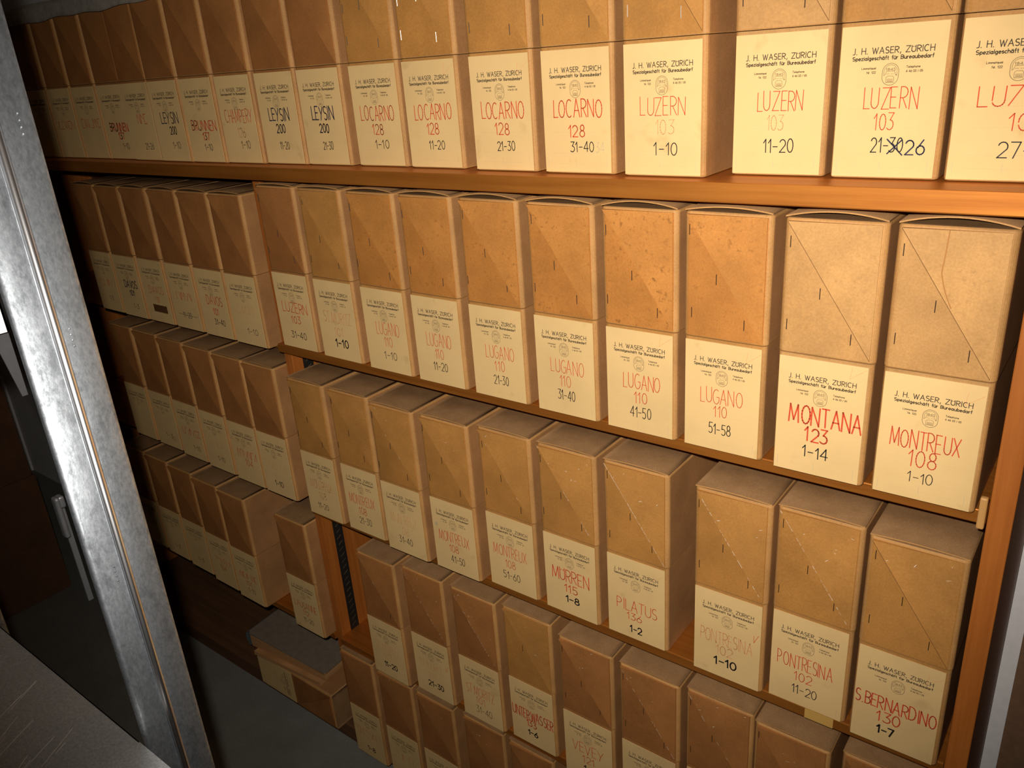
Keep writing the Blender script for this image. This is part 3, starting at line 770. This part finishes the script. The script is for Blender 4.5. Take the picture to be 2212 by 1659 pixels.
# --- fourth shelf
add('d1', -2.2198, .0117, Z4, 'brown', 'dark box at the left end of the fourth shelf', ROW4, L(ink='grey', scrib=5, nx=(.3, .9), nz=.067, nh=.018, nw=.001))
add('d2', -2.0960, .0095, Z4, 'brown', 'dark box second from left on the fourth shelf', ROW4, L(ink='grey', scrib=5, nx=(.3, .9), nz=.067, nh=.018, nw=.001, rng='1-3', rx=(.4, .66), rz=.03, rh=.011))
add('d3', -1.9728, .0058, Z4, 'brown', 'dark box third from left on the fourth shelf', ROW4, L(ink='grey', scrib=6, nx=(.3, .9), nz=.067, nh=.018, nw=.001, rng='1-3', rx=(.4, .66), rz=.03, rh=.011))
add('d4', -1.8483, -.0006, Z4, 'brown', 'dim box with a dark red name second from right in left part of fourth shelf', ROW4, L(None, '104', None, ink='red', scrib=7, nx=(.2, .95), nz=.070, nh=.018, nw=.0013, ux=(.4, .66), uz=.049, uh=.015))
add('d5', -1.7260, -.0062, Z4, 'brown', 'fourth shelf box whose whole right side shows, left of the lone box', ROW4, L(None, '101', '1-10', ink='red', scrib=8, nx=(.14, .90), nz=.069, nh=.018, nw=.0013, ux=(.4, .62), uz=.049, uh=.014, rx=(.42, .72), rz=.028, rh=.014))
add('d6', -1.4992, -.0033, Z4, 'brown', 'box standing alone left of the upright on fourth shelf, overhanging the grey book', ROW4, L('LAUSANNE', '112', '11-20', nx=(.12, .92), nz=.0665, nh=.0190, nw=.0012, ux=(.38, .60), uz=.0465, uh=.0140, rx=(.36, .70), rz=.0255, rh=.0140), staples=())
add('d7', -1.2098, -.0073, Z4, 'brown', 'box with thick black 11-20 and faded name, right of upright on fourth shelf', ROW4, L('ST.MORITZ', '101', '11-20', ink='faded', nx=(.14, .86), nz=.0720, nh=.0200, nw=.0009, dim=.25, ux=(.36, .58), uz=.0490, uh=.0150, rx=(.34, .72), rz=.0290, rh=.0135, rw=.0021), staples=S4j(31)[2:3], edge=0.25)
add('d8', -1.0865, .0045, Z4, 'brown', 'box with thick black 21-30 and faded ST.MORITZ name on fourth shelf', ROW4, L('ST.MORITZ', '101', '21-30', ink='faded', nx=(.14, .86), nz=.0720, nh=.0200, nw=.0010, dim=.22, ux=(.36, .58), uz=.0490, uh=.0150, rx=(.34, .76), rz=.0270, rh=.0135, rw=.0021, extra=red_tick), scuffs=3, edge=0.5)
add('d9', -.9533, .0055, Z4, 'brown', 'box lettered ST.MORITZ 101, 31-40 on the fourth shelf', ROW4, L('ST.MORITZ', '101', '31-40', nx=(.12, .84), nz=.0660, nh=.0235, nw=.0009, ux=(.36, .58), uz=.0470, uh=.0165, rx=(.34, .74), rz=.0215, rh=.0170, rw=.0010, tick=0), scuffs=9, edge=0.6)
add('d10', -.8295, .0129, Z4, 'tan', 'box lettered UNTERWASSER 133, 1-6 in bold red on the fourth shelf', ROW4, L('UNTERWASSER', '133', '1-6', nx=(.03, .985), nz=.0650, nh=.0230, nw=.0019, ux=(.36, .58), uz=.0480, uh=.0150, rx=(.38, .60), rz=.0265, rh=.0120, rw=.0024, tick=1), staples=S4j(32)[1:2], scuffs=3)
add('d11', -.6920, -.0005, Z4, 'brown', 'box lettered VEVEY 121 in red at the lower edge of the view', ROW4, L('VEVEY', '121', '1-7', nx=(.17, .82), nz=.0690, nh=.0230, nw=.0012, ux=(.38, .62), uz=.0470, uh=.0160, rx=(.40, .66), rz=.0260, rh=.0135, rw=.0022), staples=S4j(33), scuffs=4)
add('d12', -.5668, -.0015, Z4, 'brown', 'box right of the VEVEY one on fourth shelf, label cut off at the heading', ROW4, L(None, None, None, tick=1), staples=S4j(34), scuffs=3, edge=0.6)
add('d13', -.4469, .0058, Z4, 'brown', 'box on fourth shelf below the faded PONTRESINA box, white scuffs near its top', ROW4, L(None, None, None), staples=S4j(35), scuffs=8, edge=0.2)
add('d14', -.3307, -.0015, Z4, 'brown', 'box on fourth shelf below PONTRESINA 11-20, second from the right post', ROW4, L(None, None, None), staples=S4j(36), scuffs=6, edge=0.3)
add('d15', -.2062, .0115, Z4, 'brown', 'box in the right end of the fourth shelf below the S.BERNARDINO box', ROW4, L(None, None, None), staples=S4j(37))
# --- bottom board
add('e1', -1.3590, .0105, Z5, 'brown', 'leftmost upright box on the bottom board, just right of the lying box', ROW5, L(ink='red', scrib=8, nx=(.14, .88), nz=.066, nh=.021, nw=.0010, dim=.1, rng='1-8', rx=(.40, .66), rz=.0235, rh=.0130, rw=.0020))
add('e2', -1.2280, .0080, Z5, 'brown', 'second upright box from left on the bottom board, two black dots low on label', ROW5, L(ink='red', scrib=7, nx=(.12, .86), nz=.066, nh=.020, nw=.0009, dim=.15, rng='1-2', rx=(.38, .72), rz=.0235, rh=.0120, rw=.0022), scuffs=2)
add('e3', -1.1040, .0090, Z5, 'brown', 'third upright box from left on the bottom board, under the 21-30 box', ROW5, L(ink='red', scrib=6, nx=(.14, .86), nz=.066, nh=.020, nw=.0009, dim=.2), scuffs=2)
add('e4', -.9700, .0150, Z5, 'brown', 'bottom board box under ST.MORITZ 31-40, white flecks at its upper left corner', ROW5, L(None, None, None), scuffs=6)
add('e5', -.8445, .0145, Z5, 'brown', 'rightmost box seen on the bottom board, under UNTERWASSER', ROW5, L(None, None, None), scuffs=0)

STRAIGHT = ('a0', 'a1', 'a2', 'a3', 'a4', 'a5', 'a6', 'a7', 'a8', 'a9', 'a10', 'c6', 'c7', 'd6', 'e1')
for i, (key, x, y, z, kind, desc, group, lab, k) in enumerate(B):
    a, kw = lab
    me = label_mesh(*a, seed=i + 11, **kw)
    rr = random.Random(i * 7 + 1)
    make_box(key, (x, y, z + .0005), kind, me, desc, group, rot=0.0 if key in STRAIGHT else rr.uniform(-.004, .004), seed=i + 5, **k)

# the box lying on its side at the foot of the shelving, its lid to the right
lay = make_box('lying', (0, 0, 0), 'brown', label_mesh(None, None, None, ink='grey', scrib=5, nx=(.3, .8), nz=.068, nh=.016, nw=.001, seed=99),
               'cardboard box lying on its side on the bottom board under a book', ROW5, seed=77)
lay.rotation_euler = (0, PI / 2, 0)
lay.location = (-1.771, 0.022, Z5 + W + .0005)
del lay['group']

# ------------------------------------------------------------------ book and pamphlet on the lying box
ZB = Z5 + W + .0010
def wedge(bm, fl, fr, depth, z0l, z1l, z0r, z1r, mi=0, flatbase=None):
    d = Vector((fr[0] - fl[0], fr[1] - fl[1], 0)).normalized()
    n = Vector((-d.y, d.x, 0)) * depth
    vs = []
    for (x, y), z0, z1 in ((fl, z0l, z1l), (fr, z0r, z1r)):
        for off in (Vector((0, 0, 0)), n):
            vs.append(bm.verts.new((x + off.x, y + off.y, z0)))
            vs.append(bm.verts.new((x + off.x, y + off.y, z1)))
    fs = [bm.faces.new([vs[i] for i in f]) for f in ((0, 1, 3, 2), (4, 6, 7, 5), (0, 4, 5, 1), (2, 3, 7, 6), (0, 2, 6, 4), (1, 5, 7, 3))]
    for f in fs: f.material_index = mi
    bmesh.ops.recalc_face_normals(bm, faces=fs)
pam = empty('pamphlet', (-1.63, .12, ZB))
tag(pam, 'thin tan pamphlet between the thick grey book and the lying box', 'pamphlet')
bm = bmesh.new()
wedge(bm, (-1.762, .012), (-1.505, .032), .22, ZB, ZB + .012, ZB, ZB + .010)
o = link('page_block', mesh_from(bm, 'page_block', PAGES), pam); o.location = -pam.location
book = empty('book', (-1.65, .14, ZB + .012))
tag(book, 'thick worn grey cloth book lying flat on the toppled cardboard box', 'book')
bm = bmesh.new()
wedge(bm, (-1.785, .024), (-1.497, .046), .235, ZB + .0123, ZB + .056, ZB + .0103, ZB + .036)
o = link('page_block', mesh_from(bm, 'page_block', PAGES), book); o.location = -book.location
bm = bmesh.new()
wedge(bm, (-1.790, .020), (-1.490, .043), .242, ZB + .0563, ZB + .059, ZB + .0363, ZB + .039)
bmesh.ops.bevel(bm, geom=[e for e in bm.edges if abs(e.verts[0].co.z - e.verts[1].co.z) < .004 and (e.verts[0].co - e.verts[1].co).length < .004], offset=.006, segments=3, affect='EDGES')
o = link('front_cover', mesh_from(bm, 'front_cover', COVER), book); o.location = -book.location
bm = bmesh.new()
# rounded cloth spine on the left end
t = bmesh.new()
prof = [(math.cos(a) * .016, math.sin(a)) for a in [PI / 2 + i * PI / 8 for i in range(9)]]
rows_ = []
for (yy) in (.022, .262):
    rows_.append([t.verts.new((-1.788 + px - (yy - .022) * .08, yy, ZB + .0365 + pz * .0225)) for px, pz in prof])
for i in range(8):
    f = t.faces.new((rows_[0][i], rows_[0][i + 1], rows_[1][i + 1], rows_[1][i])); f.smooth = True
t.faces.new(rows_[0]); t.faces.new(rows_[1][::-1])
bmesh.ops.recalc_face_normals(t, faces=t.faces)
merge(bm, t)
o = link('spine', mesh_from(bm, 'spine', SPINE), book); o.location = -book.location

# ------------------------------------------------------------------ grey sheet over the left end of the top row
t = bmesh.new()
nx, ny = 40, 10
grid = []
rs = random.Random(9)
ph = [rs.uniform(0, 6) for _ in range(4)]
for j in range(ny + 1):
    row = []
    for i in range(nx + 1):
        x = -2.40 + .98 * i / nx
        wv = .0016 * math.sin(x * 21 + ph[0]) + .0015 * math.sin(x * 47 + ph[1])
        if j < 4:      # the hanging edge
            y = -.026 + .004 * math.sin(x * 13 + ph[2]) * (3 - j) / 3 * .6
            z = Z1 + H + .0055 - .0335 * (3 - j) / 3 + wv * (3 - j) / 3
        else:
            y = -.022 + .30 * (j - 4) / (ny - 4)
            z = Z1 + H + .0066 + .001 * math.sin(x * 17 + j)
        row.append(t.verts.new((x, y, z)))
    grid.append(row)
for j in range(ny):
    for i in range(nx):
        f = t.faces.new((grid[j][i], grid[j][i + 1], grid[j + 1][i + 1], grid[j + 1][i])); f.smooth = True
bmesh.ops.solidify(t, geom=list(t.faces), thickness=.0008)
tag(link('dust_sheet', mesh_from(t, 'dust_sheet', SHEET)), 'grey plastic dust sheet draped over the leftmost boxes of the top row', 'sheet')

# ------------------------------------------------------------------ galvanised rack at the left
rack = empty('metal_rack', (-.82, -1.0, 0))
tag(rack, 'galvanised steel rack standing close at the left, one post in front of the boxes', 'rack')
def post_mesh(xf, y0, y1, ztop, facing=1):
    """folded steel post: face towards +x with a raised bead, edges returned backwards"""
    t = bmesh.new()
    w = y1 - y0
    yb = y0 + w * .49
    r = .0034
    prof = [(xf - .008, y0 + .0012), (xf - .004, y0), (xf - .0012, y0 + .0012), (xf, y0 + .004)]
    prof += [(xf, yb - r * 1.25)] + [(xf + math.sin(a) * r, yb - math.cos(a) * r) for a in [PI * i / 8 for i in range(9)]] + [(xf, yb + r * 1.25)]
    prof += [(xf, y1 - .004), (xf - .0012, y1 - .0012), (xf - .004, y1), (xf - .030, y1 - .0012)]
    back = [(xf - .0285, y1 - .003), (xf - .005, y1 - .002), (xf - .0025, y1 - .004), (xf - .0025, y0 + .004), (xf - .005, y0 + .002), (xf - .0075, y0 + .003)]
    ring = prof + back
    lo = [t.verts.new((a, b, 0.0)) for a, b in ring]
    hi = [t.verts.new((a, b, ztop)) for a, b in ring]
    n = len(ring)
    for i in range(n):
        f = t.faces.new((lo[i], lo[(i + 1) % n], hi[(i + 1) % n], hi[i]))
        if 3 <= i <= 14: f.material_index = 1 if 5 <= i <= 12 else 0
        f.smooth = i < len(prof) - 1
    t.faces.new(hi); t.faces.new(lo[::-1])
    bmesh.ops.recalc_face_normals(t, faces=t.faces)
    # rows of small pressed dimples
    rd = random.Random(5)
    for _ in range(12):
        zc = rd.uniform(.7, 2.0); yc = rd.uniform(y0 + .008, y1 - .008)
        for q in range(4):
            m = Matrix.Translation((xf, yc, zc - q * .0045)) @ Matrix.Diagonal((.5, 1, 1, 1))
            bmesh.ops.create_uvsphere(t, u_segments=8, v_segments=5, radius=.0009, matrix=m)
    return mesh_from(t, 'post', [GALV, BEAD])
XF = -.620
for (xf, ya, yb_) in ((XF, -.7170, -.6630), (-1.13, -.7170, -.6630), (XF, -1.42, -1.3645), (-1.13, -1.42, -1.3645)):
    o = link('post', post_mesh(xf, ya, yb_, 2.1), rack); o.location = -rack.location
def rpart(name, m, *boxes, bev=.001):
    o = part(name, rack, m, *boxes, bev=bev); o.location = -rack.location
    return o
ZP = 1.139
rpart('shelf_plate', GALV_PLATE, (-1.16, XF + .06, -1.365, -.7215, ZP - .0012, ZP), (-1.16, XF - .0005, -.7225, -.7215, ZP - .03, ZP), bev=0)
SCR = plain('bright_scratch', (0.75, 0.70, 0.62), 0.5, 0.4, 0.3)
bm = bmesh.new()
rq = random.Random(21)
for i in range(14):
    a = (rq.uniform(-.80, -.66), rq.uniform(-.80, -.735)); l = rq.uniform(.01, .075); an = math.radians(rq.uniform(-66, -54)); w = rq.uniform(.0002, .0005)
    d = Vector((math.cos(an), math.sin(an))) * l; n_ = Vector((-d.y, d.x)).normalized() * w
    b_ = (min(a[0] + d.x, XF + .055), a[1] + d.y)
    bm.faces.new([bm.verts.new((p, q, ZP + .0002)) for p, q in ((a[0], a[1]), b_, (b_[0] + n_.x, b_[1] + n_.y), (a[0] + n_.x, a[1] + n_.y))])
o = link('scratches', mesh_from(bm, 'scratches', SCR), rack); o.location = -rack.location
rpart('shelf_plate', WHITE_PAINT, (-1.16, XF - .002, -1.365, -.7195, 1.560, 1.5615), (XF - .004, XF - .002, -1.365, -.7195, 1.5195, 1.5615), (-1.16, XF - .002, -.7210, -.7195, 1.5195, 1.5615), bev=0)
# gusset plates and hooks behind the post
def gusset(y0, y1, z0, z1):
    t = bmesh.new()
    x = XF - .012
    pr = [(y1, z1), (y0, z1), (y0, z1 - .012), (y1 - .004, z0), (y1, z0)]
    a = [t.verts.new((x, p, q)) for p, q in pr]; b = [t.verts.new((x - .0015, p, q)) for p, q in pr]
    t.faces.new(a); t.faces.new(b[::-1])
    for i in range(5): t.faces.new((a[i], b[i], b[(i + 1) % 5], a[(i + 1) % 5]))
    bmesh.ops.recalc_face_normals(t, faces=t.faces)
    o = link('gusset_plate', mesh_from(t, 'gusset_plate', DARK_STEEL), rack); o.location = -rack.location
gusset(-.727, -.7172, 1.468, 1.519)
gusset(-.7215, -.7172, 1.285, 1.378)
bm = bmesh.new()
box(bm, XF - .014, XF - .006, -.7245, -.7205, 1.348, 1.384, bev=.002, seg=3)
box(bm, XF - .014, XF - .006, -.7215, -.7172, 1.374, 1.384, bev=.0015, seg=2)
o = link('hook', mesh_from(bm, 'hook', DARK_STEEL), rack); o.location = -rack.location

# ------------------------------------------------------------------ cartons stacked at the end of the aisle
CARTON = cardboard('brown_carton', (0.17, 0.08, 0.04), 0.0, 0.8)
CTAPE = plain('carton_tape', (0.33, 0.17, 0.07), 0.5)
cd = [(-.02, -.40, 0.0, .46, 'bottom right'), (-.41, -.79, 0.0, .46, 'bottom left'), (-.03, -.34, .4605, .93, 'top right'), (-.35, -.78, .4605, .90, 'top left')]
for (ya, yb_, z0, z1, w) in cd:
    root = empty('carton', (-3.05, (ya + yb_) / 2, z0))
    tag(root, 'dark brown carton at the %s of the stack at the end of the aisle' % w, 'carton', 'cartons stacked at the aisle end')
    o = part('carton_body', root, CARTON, (-3.28, -2.86, yb_ + .005, ya - .005, z0, z1), bev=.003); o.location = -root.location
    ym = (ya + yb_) / 2
    o = part('tape', root, CTAPE, (-3.28, -2.86, ym - .025, ym + .025, z1, z1 + .0004), (-2.86, -2.8596, ym - .025, ym + .025, z1 - .1, z1), bev=0); o.location = -root.location

# ------------------------------------------------------------------ brown board against the wall at the far right
bm = bmesh.new()
box(bm, -.0322, .75, .322, .334, 0.0, 1.9, bev=.001)
tag(link('hardboard_sheet', mesh_from(bm, 'hardboard_sheet', BOARD)), 'tall brown hardboard sheet on the white wall right of the shelving', 'board')
